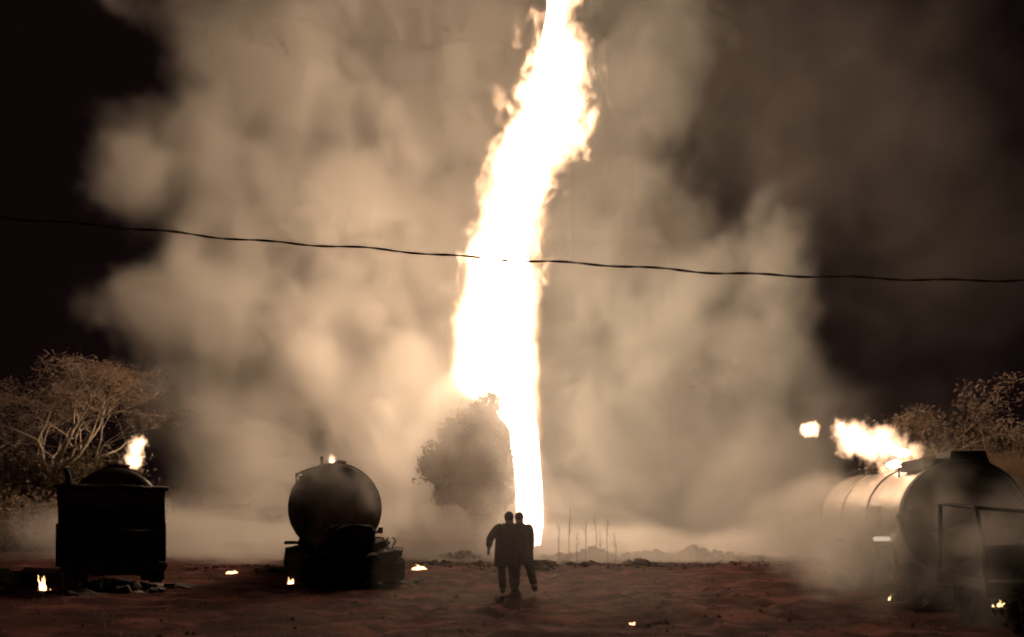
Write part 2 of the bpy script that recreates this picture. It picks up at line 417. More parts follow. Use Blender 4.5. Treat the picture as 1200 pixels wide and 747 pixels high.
def grass(name, label, px0, px1, d0, d1, h0, h1, n, seed, m_):
    rg = random.Random(seed); mb = MB()
    for i in range(n):
        d = rg.uniform(d0, d1); p = P0(rg.uniform(px0, px1), d); h = rg.uniform(h0, h1); b_ = Vector((rg.gauss(0, .2), rg.gauss(0, .2), 0)) * h
        wd = rg.uniform(.012, .03); a = rg.uniform(0, 3.14); u = Vector((math.cos(a), math.sin(a), 0)) * wd
        mid = p + Vector((0, 0, h * .6)) + b_ * .35; tip = p + Vector((0, 0, h)) + b_
        mb.add([p - u, p + u, mid + u * .8, mid - u * .8, tip], [(0, 1, 2, 3), (3, 2, 4)])
    tag(mb.build(name, m_), label, 'grass', kind='stuff')
grass('dry_grass', 'tall pale dry grass behind the right tanker', 1070, 1240, 33, 37, 3.0, 5.0, 6000, 5, M['straw'])
def clump_tree(name, label, px, d, clumps, n_per, leaf_s, seed, m_):
    rg = random.Random(seed); b0 = P0(px, d); root = empty(name, b0); wood, lf = MB(), MB()
    fork = Vector((0, 0, 1.5)); wood.tube([(0, 0, -.2), (.05, 0, .8), fork], [.2, .17, .14], 8, cap=False)
    for cx_, cy_, r in clumps:
        c = at(cx_, cy_, d) - b0; c.y = rg.uniform(-.8, .8); R_ = r / F * d
        m1 = fork.lerp(c, .5) + Vector((rg.gauss(0, .15), rg.gauss(0, .15), .15)); wood.tube([fork, m1, c], [.09, .06, .02], 5, cap=False)
        for k in range(int(n_per * (R_ ** 2))):
            v_ = Vector((rg.gauss(0, 1), rg.gauss(0, 1), rg.gauss(0, 1))).normalized() * R_ * rg.random() ** .42 * rg.choice((1, 1, 1, 1.25))
            v_ *= 1 + .55 * mn.noise((c + v_) * 1.6)
            leaf_quad(lf, c + v_, leaf_s * rg.uniform(.6, 1.3), rg)
    wood.build('trunk', M['bark'], root, smooth=True); lf.build('crown', m_, root); tag(root, label, 'tree')
clump_tree('hazy_tree', 'leafy tree shrouded in grey smoke in front of the fire column', 556, 37.5,
           [(574, 474, 18), (560, 496, 24), (582, 512, 19), (540, 528, 28), (574, 545, 27), (518, 545, 24), (552, 570, 28), (586, 582, 17), (532, 505, 18), (503, 548, 14), (526, 575, 20), (566, 596, 20), (590, 556, 13)],
           2300, .10, 8, M['darkleaf'])
#@@FIRE
# ------------------------------------------------------------------ the burning column
FD = 42.0
FZ = 52.0
prof = [  # py, left, right
    (652, 606, 636), (640, 603, 641), (620, 603, 641), (600, 602, 640), (550, 599, 637), (505, 594, 634),
    (488, 584, 633), (472, 556, 633), (458, 530, 632), (440, 526, 632), (400, 530, 632), (350, 535, 633), (300, 545, 636), (250, 555, 648),
    (200, 560, 668), (165, 568, 688), (130, 586, 704), (100, 592, 706), (60, 608, 694), (30, 620, 682),
    (0, 627, 678), (-60, 630, 690), (-150, 620, 690), (-260, 640, 680), (-400, 655, 662)]
prof = [(max(0.0, at(600, py, FD).z), at(l, 0, FD).x, at(r, 0, FD).x) for py, l, r in prof]
def fire_prof(z):
    for (z0, l0, r0), (z1, l1, r1) in zip(prof, prof[1:]):
        if z0 <= z <= z1:
            t = (z - z0) / max(1e-6, z1 - z0)
            return l0 + (l1 - l0) * t, r0 + (r1 - r0) * t
    return prof[-1][1:] if z > prof[-1][0] else prof[0][1:]
fire = empty('fire_column', (0, FD, 0))
tag(fire, 'towering white-hot column of flame rising out of the smoke', 'fire')
bm = bmesh.new(); rings = []
NZ, NA = 46, 12
from mathutils import noise as mn
for i in range(NZ + 1):
    z = prof[0][0] + (prof[-1][0] - prof[0][0]) * i / NZ
    l, r = fire_prof(z); c = (l + r) / 2; h = (r - l) / 2 * (0.80 if z < 12 else max(0.42, 0.80 - (z - 12) * 0.04))
    ring = []
    for k in range(NA):
        a = 2 * math.pi * k / NA
        s = 1 + (0.10 + 0.12 * min(1, z / 30)) * mn.noise(Vector((math.cos(a) * 1.2, math.sin(a) * 1.2, z * 0.45)))
        ring.append(bm.verts.new((c + math.cos(a) * h * s, math.sin(a) * h * s * 0.9, z)))
    rings.append(ring)
for a, b in zip(rings, rings[1:]):
    for k in range(NA): bm.faces.new((a[k], a[(k + 1) % NA], b[(k + 1) % NA], b[k]))
bm.faces.new(rings[0][::-1]); bm.faces.new(rings[-1])
me = bpy.data.meshes.new('flame_core'); bm.to_mesh(me); bm.free()
for p in me.polygons: p.use_smooth = True
core = bpy.data.objects.new('flame_core', me); col.objects.link(core); core.parent = fire
me.materials.append(emit_material('fire_core', FIRE_L))

g = G('flame_field')
zt = g.m('DIVIDE', g.Z, FZ)
cx = g.curve(zt, [(z / FZ, (l + r) / 2) for z, l, r in prof])
hw = g.curve(zt, [(z / FZ, (r - l) / 2) for z, l, r in prof])
dx = g.m('SUBTRACT', g.X, cx); dy = g.m('MULTIPLY', g.Y, 1.1)
dist = g.m('SQRT', g.m('ADD', g.m('MULTIPLY', dx, dx), g.m('MULTIPLY', dy, dy)))
st = g.v('MULTIPLY', g.P, (1, 1, 0.6))
n1 = g.m('SUBTRACT', g.noise(st, 0.62, 6, 0.66, 1.2), 0.5)
n2 = g.m('SUBTRACT', g.noise(g.v('ADD', st, (9, 4, 2)), 2.1, 4, 0.6, 0.8), 0.5)
amp = g.ramp(g.Z, 9, 22, 1.2, 8.0)
amp2 = g.ramp(g.Z, 9, 22, 0.9, 2.4)
shr = g.ramp(g.Z, 13, 22, 0.05, 0.85)
d = g.m('SUBTRACT', g.m('ADD', g.m('SUBTRACT', hw, dist), g.m('MULTIPLY', n1, amp)), shr)
d = g.m('ADD', d, g.m('MULTIPLY', n2, amp2))
for pc, pr in (((at(583, 128, FD).x, -1.0, at(583, 128, FD).z), 2.0), ((at(600, 40, FD).x, -.8, at(600, 40, FD).z), 1.6), ((at(690, 165, FD).x, -.8, at(690, 165, FD).z), 1.3)):
    q_ = g.m('MAXIMUM', 0.0, g.m('SUBTRACT', 1.0, g.m('DIVIDE', g.v('DISTANCE', g.P, tuple(pc)), pr)))
    d = g.m('SUBTRACT', d, g.m('MULTIPLY', q_, 3.0))
dens = g.ramp(d, -0.15, 0.85)
mfl = flame_volume_material('flame_halo', 5.0, (1.0, 0.56, 0.30))
g.volume(dens, (-7, -5, 0), (10, 5, FZ), 0.15, mfl)
o = g.make('flame_fringe', mfl, fire)

# ------------------------------------------------------------------ smoke
def L(px, py, rx, ry, D, rd): return (at(px, py, D), (rx / F * D, rd, ry / F * D))
def smoke(name, lobes, lo, hi, vox, material, amp=3.2, scale=0.16, soft=2.2, detail=5.0, var=0.55, seed=0.0, zfade=None, k=1.2, warp=5.0):
    g = G(name + '_field')
    q = g.v('ADD', g.P, (seed, seed * 0.7, seed * 1.3))
    wv = g.v('SUBTRACT', g.noise(q, 0.09, 2, 0.5, color=True), (0.5, 0.5, 0.5))
    P2 = g.v('ADD', g.P, g.v('MULTIPLY', wv, (warp, warp, warp)))
    s = g.lobes(lobes, P2, k)
    n = g.m('SUBTRACT', g.noise(q, scale, detail, 0.66, 0.25), 0.5)
    d = g.m('MULTIPLY_ADD', n, amp * 2, s)
    dens = g.ramp(d, 0.0, soft)
    v = g.ramp(g.noise(q, scale * 1.7, 4, 0.6, 0.5), 0.35, 0.65, 1 - var, 1 + var)
    dens = g.m('MULTIPLY', dens, v)
    if zfade: dens = g.m('MULTIPLY', dens, g.ramp(g.Z, zfade[0], zfade[1], 1.0, 0.0))
    g.volume(dens, lo, hi, vox, material)
    return g.make(name, material)

m_back = smoke_material('smoke_back', (0.90, 0.875, 0.84), 0.62)
m_front = smoke_material('smoke_front', (0.72, 0.725, 0.70), 0.48)
m_low = smoke_material('smoke_low', (0.86, 0.84, 0.80), 0.34, 0.30)
m_thin = smoke_material('smoke_thin', (0.72, 0.68, 0.66), 0.085, 0.2)
left = [L(300, 90, 120, 150, 51, 5), L(255, 215, 120, 95, 50, 5), L(165, 225, 64, 60, 46, 3),
        L(235, 370, 105, 95, 48, 5), L(155, 365, 48, 55, 45, 3), L(350, 330, 170, 240, 54, 6),
        L(460, 200, 180, 330, 59, 6), L(400, 520, 180, 190, 53, 6), L(270, 570, 105, 130, 47, 4),
        L(560, 60, 150, 200, 60, 6), L(155, 5, 56, 26, 48, 3), L(240, 70, 46, 56, 50, 3), L(340, 250, 80, 80, 49, 4), L(350, 430, 80, 100, 49, 4), L(230, 480, 70, 70, 48, 3.5), L(330, -120, 200, 160, 53, 6),
        L(520, 450, 130, 260, 58, 5), L(560, -160, 200, 160, 60, 6), L(300, 640, 150, 60, 48, 4), L(480, 620, 150, 80, 54, 5), L(640, 580, 120, 120, 61, 4), L(650, 300, 90, 300, 63, 4)]
ob = smoke('left_smoke', left, (-34, 38, 0), (14, 69, 46), 0.32, m_back, soft=3.0, amp=4.6, scale=.17, detail=7.0, var=.15, k=3.0, warp=3.5)
tag(ob, 'huge pale tan smoke cloud billowing behind the left side of the fire column', 'smoke', kind='stuff')
right = [L(700, 120, 80, 180, 56, 4), L(780, 60, 100, 130, 54, 4), L(740, 330, 130, 150, 56, 5), L(830, 430, 130, 140, 52, 5),
         L(910, 320, 66, 80, 48, 3), L(905, 430, 80, 110, 49, 4), L(780, 560, 160, 140, 53, 6), L(920, 570, 95, 120, 48, 4),
         L(700, 500, 90, 200, 57, 4), L(720, 230, 90, 130, 57, 4), L(860, 630, 170, 60, 49, 5), L(690, 620, 80, 70, 54, 4)]
ob = smoke('right_smoke', right, (0, 40, 0), (29, 64, 42), 0.32, m_front, seed=31.0, k=2.5, warp=3.5, amp=4.0, soft=2.6, scale=.17, detail=7.0, var=.22)
tag(ob, 'thick olive grey smoke curtain right of the fire column', 'smoke', kind='stuff')
low = [((-9, 31, -.3), (12, 4.5, 1.9)), ((5, 32, -.3), (11, 5.5, 2.0)), ((-1, 35.6, 1.2), (4.5, 1.8, 4.2)), ((-2.0, 34.9, 4.4), (3.0, 2.2, 4.8)), ((-2.0, 33.5, 1.5), (3.2, 2.0, 2.4)),
       ((10, 29, -.2), (6, 5, 2.0)), ((-14, 29, -.4), (7, 4, 1.6)), ((-3, 30, .4), (4, 2.5, 1.8)), ((0, 28.0, -.1), (17, 4.4, 1.5)), ((8, 28, -.1), (8, 4.4, 1.5))]
ob = smoke('ground_smoke', low, (-22, 23, -.2), (18, 40, 11), 0.24, m_low, seed=11.0, amp=1.15, scale=.42, soft=.9, var=.7)
tag(ob, 'pale smoke drifting low over the earth mounds and the hazy tree', 'smoke', kind='stuff')
trk = [((7.5, 12.3, .75), (1.7, .55, .75)), ((7.0, 14.4, 1.0), (.8, 1.8, 1.0)), ((6.9, 16.6, 1.2), (1.0, 2.0, 1.4)), ((8.6, 11.2, .5), (1.5, .7, .55)),
       ((7.4, 18.2, 1.6), (1.2, 1.8, 1.3)), ((7.3, 12.9, 1.55), (.8, .3, .55)), ((7.3, 10.3, .5), (1.3, .6, .65)), ((6.4, 13.0, .6), (.9, 1.5, .7))]
m_trk = smoke_material('smoke_truck', (0.88, 0.86, 0.82), 0.48, 0.3)
ob = smoke('truck_smoke', trk, (3.5, 9, -.1), (11, 21, 4.5), 0.12, m_trk, seed=3.0, amp=.7, scale=.9, soft=.5, var=.7)
tag(ob, 'thin smoke hanging around the right tanker', 'smoke', kind='stuff')
trk = [((-3.95, 18.45, 1.75), (.95, .35, .7)), ((-4.5, 18.45, 2.1), (.8, .35, .7))]
m_wsp = smoke_material('smoke_wisp', (0.88, 0.86, 0.82), 1.3, 0.3)
ob = smoke('truck_smoke', trk, (-6.2, 16.8, .2), (-2.4, 19, 3.3), 0.09, m_wsp, seed=9.0, amp=.45, scale=1.1, soft=.35, var=.6)
tag(ob, 'wisp of smoke in front of the middle tank', 'smoke', kind='stuff')
m_soot = smoke_material('flame_soot', (0.55, 0.45, 0.38), 1.3, 0.2)
ob = smoke('soot_wisp', [L(584, 120, 9, 26, 38.3, .5), L(596, 140, 8, 16, 38.3, .5), L(604, 42, 7, 22, 38.6, .5), L(694, 150, 7, 14, 38.6, .45)], (-2.5, 37, 18), (6, 40, 29), 0.12, m_soot, seed=8.0, amp=.55, scale=1.1, soft=.5, var=.5, k=.3, warp=1.0)
tag(ob, 'brown sooty wisps torn across the upper part of the fire column', 'smoke', kind='stuff')
far_trk = [((6.6, 22, 2.4), (2.6, 3.0, 2.6)), ((7.6, 20, 4.2), (1.8, 2.0, 1.6))]
m_far = smoke_material('smoke_wake', (0.86, 0.84, 0.80), 0.16, 0.3)
ob = smoke('smoke_wake', far_trk, (2, 17.5, -.1), (11, 27, 8), 0.22, m_far, seed=23.0, amp=1.6, scale=.5, soft=1.8, var=.5)
tag(ob, 'soft smoke drifting behind the right tanker below its flame', 'smoke', kind='stuff')
mv_, n, out = mat_nodes('lift_haze'); pv = n.nodes.new('ShaderNodeVolumePrincipled')  # thin haze volume added to lift the tone of the dark figures
pv.inputs['Color'].default_value = (.85, .80, .78, 1); pv.inputs['Density'].default_value = .016; pv.inputs['Anisotropy'].default_value = .5
n.links.new(pv.outputs[0], out.inputs['Volume'])
bm = bmesh.new(); bmesh.ops.create_icosphere(bm, subdivisions=4, radius=1.0)
for v_ in bm.verts: v_.co = Vector((v_.co.x * 3.0 + .5, v_.co.y * 2.4 + 13.2, v_.co.z * 3.0 + .6))
b = bpy.data.meshes.new('lift_haze'); bm.to_mesh(b); bm.free(); b.materials.append(mv_)
ob = bpy.data.objects.new('lift_haze', b); col.objects.link(ob)
tag(ob, 'faint haze added around the two walking people to lighten them', 'smoke', kind='stuff')
thin = [L(930, 80, 330, 220, 56, 6), L(700, 300, 300, 300, 57, 5), L(1050, 540, 180, 110, 50, 4), L(1080, 260, 260, 300, 54, 5)]
ob = smoke('thin_smoke', thin, (0, 36, 0), (48, 64, 46), 0.6, m_thin, seed=51.0, amp=3.0, scale=.12, soft=4.0)
tag(ob, 'thin dark smoke drifting across the night sky on the right', 'smoke', kind='stuff')

#@@OBJECTS
tag(fire, kind='thing')

# ------------------------------------------------------------------ small flames
def flame_mesh(mb, w_, h_, seed, lean=0.0, n=9):
    rg = random.Random(seed)
    for j in range(5):
        ox = (j - 2) * w_ * .2 + rg.uniform(-.05, .05) * w_; hh = h_ * rg.uniform(.45, 1.0); ww = w_ * rg.uniform(.10, .2); ln_ = rg.uniform(-.25, .35) + lean
        pts, rad = [], []
        for i in range(n):
            t = i / (n - 1)
            pts.append((ox + ln_ * hh * t * t + .10 * w_ * math.sin(5 * t + seed + j), rg.uniform(-.15, .15) * w_, hh * t))
            rad.append(max(.003, ww * (math.sin(math.pi * min(1, t * .75 + .3)) ** .8) * (1 - t ** 2) * rg.uniform(.8, 1.2)))
        mb.tube(pts, rad, 8)
def small_flame(px, py, wpx, hpx, d, label, seed, lean=0.0, onground=True):
    p = at(px, py, d)
    if onground: p.z = gh(p.x, p.y) - 0.005
    mb = MB(); flame_mesh(mb, wpx / F * d * .9, hpx / F * d * .9, seed, lean)
    o_ = mb.build('small_flame', E_small, None, smooth=True, loc=p)
    tag(o_, label, 'flame', 'small fires burning on the ground')
    return o_
def gd(py): return F * CAM_Z / (py - HOR)
small_flame(50, 688, 8, 22, gd(692), 'thin upright flame on the ground left of the left truck', 1)
small_flame(61, 692, 4, 5, gd(693), 'tiny ember on the ground in front of the thin left flame', 2)
small_flame(80, 678, 4, 4, gd(688), 'tiny ember beside the left truck front wheel', 22)
small_flame(272, 672, 12, 5, gd(673), 'low flame on the ground between the left and middle trucks', 3)
small_flame(492, 668, 16, 8, gd(669), 'wide low flame right of the middle truck cab', 4)
small_flame(977, 671, 9, 21, gd(672), 'tallest of three small flames left of the right tanker', 5)
small_flame(991, 671, 6, 11, gd(673), 'middle of three small flames left of the right tanker', 6)
small_flame(1003, 672, 5, 7, gd(674), 'smallest of three small flames left of the right tanker', 7)
small_flame(1148, 715, 7, 6, gd(716), 'small ember on the ground below the right tanker', 8)
small_flame(1174, 709, 11, 10, gd(712), 'bright small flame near the right picture edge', 9)
small_flame(1163, 713, 4, 4, gd(714), 'faint ember between the two right flames', 10)
small_flame(1043, 704, 4, 7, gd(705), 'faint ember at the left foot of the right tanker', 11)
small_flame(741, 729, 7, 4, gd(731), 'dull glowing scrap on the bare foreground earth', 12)

def tank_flame(name, label, lobes_, d, seed, lo_pad=.35, parent_loc=None, vox=.045, k=.05):
    c = at(lobes_[0][0], lobes_[0][1], d); root = empty(name, c); tag(root, label, 'fire', 'fires burning on the tank tops')
    LL = []
    for px, py, rx, ry in lobes_:
        p = at(px, py, d) - c; LL.append((p, (rx / F * d, min(rx, ry) / F * d * 1.1, ry / F * d)))
    b_ = bmesh.new()
    for p, r in LL:
        q = bmesh.ops.create_icosphere(b_, subdivisions=2, radius=1.0)['verts']
        for v_ in q:
            s_ = .50 * (1 + .25 * mn.noise(v_.co * 2.1 + p))
            v_.co = Vector((v_.co.x * r[0] * s_ + p.x, v_.co.y * r[1] * s_ + p.y, v_.co.z * r[2] * s_ + p.z))
    me_ = bpy.data.meshes.new('flame_core'); b_.to_mesh(me_); b_.free(); me_.materials.append(E_tank)
    o_ = bpy.data.objects.new('flame_core', me_); col.objects.link(o_); o_.parent = root
    g_ = G(name + '_field')
    sz = max(max(r) for _, r in LL)
    s_ = g_.lobes(LL, g_.P, k)
    n_ = g_.m('SUBTRACT', g_.noise(g_.v('MULTIPLY', g_.v('ADD', g_.P, (seed, 0, seed)), (1, 1, .65)), 2.2 / sz, 5, .65, .8), .5)
    dn = g_.ramp(g_.m('MULTIPLY_ADD', n_, sz * 2.1, s_), -.02, sz * .2)
    lo = tuple(min(p[i] - r[i] for p, r in LL) - lo_pad for i in range(3)); hi = tuple(max(p[i] + r[i] for p, r in LL) + lo_pad for i in range(3))
    mv = flame_volume_material(name + '_fringe', 3.2 / sz, (1.0, .60, .34))
    g_.volume(dn, lo, hi, vox, mv); g_.make('flame_fringe', mv, root)
tank_flame('tank_fire', 'big bright flame streaming off the top of the right tanker', [(1002, 514, 21, 20), (1030, 521, 26, 19), (1056, 531, 20, 10), (1050, 545, 22, 10), (985, 500, 8, 8)], 15.6, 3.0)
tank_flame('flame_patch', 'small detached pale flame patch left of the big tanker flame', [(946, 504, 8, 8), (953, 503, 7, 8)], 19.0, 7.0, lo_pad=.2, vox=.04)
tank_flame('tank_fire', 'upright orange flame on top of the left truck tank', [(157, 540, 9, 10), (159, 527, 8, 13), (166, 519, 6, 6)], 20.4, 9.0, vox=.04)
tank_flame('tank_fire', 'small wind-blown flame on top of the middle tank', [(385, 547, 5, 4), (389, 541, 3.5, 6)], 19.6, 5.0, lo_pad=.2, vox=.03)

# ------------------------------------------------------------------ burnt tanker trucks
def wheel(root, x, y, r, wd, burnt=False, rim_m=None):
    e_ = MB(); s_ = 1 if x > 0 else -1
    e_.lathe([(-wd / 2, r * .58), (-wd / 2, r * .93), (-wd / 2 + .04, r), (wd / 2 - .04, r), (wd / 2, r * .93), (wd / 2, r * .58), (-wd / 2, r * .58)], (x, y, r), 'X', 22, wob=.05 if burnt else .015)
    w_ = e_.build('wheel', M['rubber'], root, smooth=False)
    q = MB(); f = s_ * (wd / 2 - .02)
    q.lathe([(-wd / 2 + .03, r * .57), (wd / 2 - .03, r * .57)], (x, y, r), 'X', 22)
    q.lathe([(f * .55, r * .56), (f * .3, r * .38), (f * .75, r * .22), (f * .95, r * .20), (f * .95, 0)], (x, y, r), 'X', 22)
    for k in range(8):
        a = k * math.pi / 4; q.tube([(x + f * .55, y + math.cos(a) * r * .3, r + math.sin(a) * r * .3), (x + f * .8, y + math.cos(a) * r * .3, r + math.sin(a) * r * .3)], .016, 6)
    q.build('rim', rim_m or M['soot'], w_, smooth=False)
    return w_
def tanker(label, loc, rz, r, zc, Lt, tank_m, name='tanker_truck'):
    root = empty(name, loc, rz); tag(root, label, 'tanker', 'burnt tanker trucks')
    t = MB(); dish = .20 * r
    pr = [(-dish, 0.0), (-dish * .97, r * .22), (-dish * .86, r * .45), (-dish * .66, r * .66), (-dish * .38, r * .84), (-dish * .12, r * .945), (.06, r * .99), (.10, r)]
    for i in range(1, 13): pr.append((.10 + (Lt - .2) * i / 12, r))
    pr += [(Lt - y_, r_) for y_, r_ in reversed(pr[:7])]
    t.lathe(pr, (0, 0, zc), 'Y', 56, wob=.006)
    tk = t.build('tank', tank_m, root, smooth=True)
    for k in range(4):
        y_ = (.12, Lt * .36, Lt * .66, Lt - .12)[k]; b_ = MB()
        b_.lathe([(-.035, r * .99), (-.035, r + .028), (.035, r + .028), (.035, r * .99)], (0, y_, zc), 'Y', 56); b_.build('band', tank_m, tk, smooth=False)
    for k in range(3):
        y_ = Lt * (.2 + .3 * k); b_ = MB()
        b_.lathe([(0, .26), (.13, .26), (.13, .30), (.16, .30), (.19, .24), (.20, 0)], (0, y_, zc + r - .03), 'Z', 20)
        b_.box((.0, y_ - .29, zc + r + .12), (.05, .10, .06)); b_.build('manhole', M['soot'], tk)
    # underframe
    for s_ in (-1, 1):
        b_ = MB(); b_.box((s_ * .42, Lt / 2 - .9, zc - r - .04), (.09, Lt + 2.6, .20)); b_.build('frame_rail', M['soot'], root)
    for k in range(5):
        b_ = MB(); b_.box((0, -.3 + Lt * k / 4.2, zc - r - .05), (.75, .09, .13)); b_.build('cross_member', M['soot'], root)
    for k in range(4):
        y_ = Lt * (.12 + .25 * k); b_ = MB()
        b_.box((0, y_, zc - r * .93), (r * 1.2, .10, .22), taper=1.15); b_.build('saddle', M['soot'], root)
    wr = .47
    for y_ in (Lt - 2.3, Lt - 1.05):
        for s_ in (-1, 1): wheel(root, s_ * (r * .92 - .13), y_, wr, .30, True)
        b_ = MB(); b_.tube([(-r * .85, y_, wr), (r * .85, y_, wr)], .09, 8); b_.lathe([(-.22, .02), (-.15, .17), (.15, .17), (.22, .02)], (0, y_, wr), 'X', 12); b_.build('axle', M['soot'], root)
    for s_ in (-1, 1):
        b_ = MB()
        for i in range(8):
            a0 = math.pi * (.12 + .095 * i); y_ = Lt - 1.68 - math.cos(a0) * 1.25; z_ = wr + math.sin(a0) * .62
            b_.box((s_ * (r * .92 - .13), y_, z_), (.40, .38, .025), Matrix.Rotation(-(math.pi / 2 - a0) * .5, 3, 'X'))
        b_.build('mudguard', M['black'], root)
    b_ = MB()
    for s_ in (-.2, .2): b_.tube([(s_, Lt + dish + .12, zc - r), (s_, Lt + dish + .12, zc + r * .8), (s_, Lt - .1, zc + r + .12)], .02, 6)
    for k in range(7): b_.tube([(-.2, Lt + dish + .12, zc - r + .2 + k * .26), (.2, Lt + dish + .12, zc - r + .2 + k * .26)], .014, 5)
    b_.build('ladder', M['soot'], root)
    for y_, h in ((Lt + .25, .28),):
        b_ = MB(); b_.box((0, y_, zc - r - .1), (r * 1.9, .09, .16)); b_.build('rear_bumper', M['soot'], root)
    return root, tk

def rotx(a): return Matrix.Rotation(a, 3, 'X')
def roty(a): return Matrix.Rotation(a, 3, 'Y')
def rotz(a): return Matrix.Rotation(a, 3, 'Z')

def lumpy(mb_, c, d, amp_, seed, n=7, rot=None):
    """a box broken up into an irregular charred mass"""
    for ax in range(3):
        for sg in (-1, 1):
            vs, fs = [], []
            for i in range(n):
                for j in range(n):
                    p = [0, 0, 0]; p[ax] = sg; p[(ax + 1) % 3] = i / (n - 1) * 2 - 1; p[(ax + 2) % 3] = j / (n - 1) * 2 - 1
                    p = Vector(p); q = p * (1 - .10 * max(0, p.length - 1.1))
                    w_ = Vector((q.x * d[0] / 2, q.y * d[1] / 2, q.z * d[2] / 2))
                    k = w_ * 3.1 + Vector((seed, seed * 2, 0)); w_ += Vector((mn.noise(k), mn.noise(k + Vector((7, 0, 0))), mn.noise(k + Vector((0, 9, 0))))) * amp_
                    k2 = w_ * 9; w_ += Vector((mn.noise(k2), 0, mn.noise(k2 + Vector((5, 0, 0))))) * amp_ * .4
                    if rot is not None: w_ = rot @ w_
                    vs.append(tuple(w_ + Vector(c)))
            for i in range(n - 1):
                for j in range(n - 1): fs.append((i * n + j, (i + 1) * n + j, (i + 1) * n + j + 1, i * n + j + 1))
            mb_.add(vs, fs)
# ---- left truck: cab still standing, seen head-on
dL = 19.0
pL = P0(137, dL)
tl, tkl = tanker('burnt tanker truck on the left with its box-shaped cab still standing', pL, R(26), 1.0, 1.90, 6.0, M['tank'])
cw, c0, c1, zt_ = 2.14, -2.55, -.55, 2.30            # cab width, front, back, roof height
cab = MB()
cab.box((0, c1, 1.42), (cw, .05, 1.70))                                # back wall
for s_ in (-1, 1):
    cab.box((s_ * (cw / 2 - .03), (c0 + c1) / 2, .95), (.055, 2.0, .78))     # sides below the windows
    for y_, w_ in ((c0 + .08, .10), (-1.45, .09), (c1 + .1, .18)):
        cab.box((s_ * (cw / 2 - .05), y_, 1.80), (.09, w_, .95))
cab.box((0, (c0 + c1) / 2, .58), (cw, 2.0, .06))                         # floor
jr = random.Random(14)
for i in range(len(cab.v)): cab.v[i] = tuple(q + jr.uniform(-.035, .035) for q in cab.v[i])
ca = cab.build('cab', M['black'], tl)
b = MB(); lumpy(b, (0, -1.6, zt_), (cw + .18, 2.2, .07), .06, 14.0, 14); b.build('roof', M['soot'], ca)
b = MB(); lumpy(b, (0, c0 + .01, 2.00), (cw - .08, .06, .42), .05, 11.0, 10); b.build('visor_panel', M['soot'], ca)
b = MB(); lumpy(b, (0, c0, 1.00), (cw - .06, .08, .62), .09, 12.0, 12); b.build('front_panel', M['black'], ca)
for k in range(6):
    b = MB(); b.box((0, c0 - .035, .80 + k * .075), (1.25, .03, .03)); b.build('grille_slat', M['soot'], ca)
for s_ in (-1, 1):
    b = MB(); b.lathe([(-.06, .12), (0, .12), (.02, .08), (.02, 0)], (s_ * .86, c0 - .04, .78), 'Y', 16); b.build('headlight', M['rim'], ca)
    b = MB(); b.box((s_ * (cw / 2 + .02), -1.95, 1.05), (.03, .95, .85)); b.build('door', M['soot'], ca)
    b = MB(); b.box((s_ * (cw / 2 - .16), c0 + .65, 1.02), (.36, 1.15, .04)); b.box((s_ * (cw / 2 - .16), c0 + .08, .80), (.36, .04, .42)); b.build('front_fender', M['black'], ca)
    wheel(tl, s_ * (cw / 2 - .19), c0 + .68, .47, .27, True)
    b = MB(); b.box((s_ * .55, -1.35, 1.0), (.5, .5, .12)); b.box((s_ * .55, -1.08, 1.36), (.46, .08, .62), rotx(-.15))
    b.build('seat_frame', M['black'], ca)
b = MB(); lumpy(b, (.1, c0 - .12, .50), (cw - .1, .2, .26), .10, 13.0, 12, rotz(.05) @ roty(.04)); b.build('bumper', M['soot'], tl)
b = MB(); b.lathe([(-.015, .21), (.015, .21), (.015, .235), (-.015, .235), (-.015, .21)], (-.55, c0 + .45, 1.42), 'Y', 20); b.tube([(-.55, c0 + .45, 1.42), (-.55, c0 + .2, 1.05)], .025, 6); b.build('steering_wheel', M['black'], ca)
b = MB(); b.box((0, c0 + .22, 1.22), (cw - .2, .34, .22)); b.build('dashboard', M['black'], ca)
b = MB(); b.tube([(-1.0, -.78, .6), (-1.0, -.78, 2.45), (-1.0, -.80, 2.62), (-1.06, -.84, 2.80)], .065, 10); b.build('exhaust_stack', M['black'], tl)
for k, (x, y, w_, l_) in enumerate(((-1.45, -2.4, .5, .2), (.75, -2.9, .6, .16))):
    b = MB(); b.box((x, y, .46 - .36 * k), (w_, l_, .03), rotx(.3) @ roty(.12)); b.build('torn_panel', M['ash'], tl)

b = MB(); b.box((0, c0 + .95, .52), (.8, 1.2, .5), taper=.85); b.build('engine', M['black'], tl)
b = MB(); b.tube([(-.95, c0 + .68, .47), (.95, c0 + .68, .47)], .08, 8); b.box((0, c0 + .68, .40), (.5, .2, .2)); b.build('axle', M['black'], tl)
for s_ in (-1, 1):
    b = MB(); b.box((s_ * .82, c0 + 1.3, .36), (.52, .03, .6)); b.build('mud_flap', M['rubber'], tl)

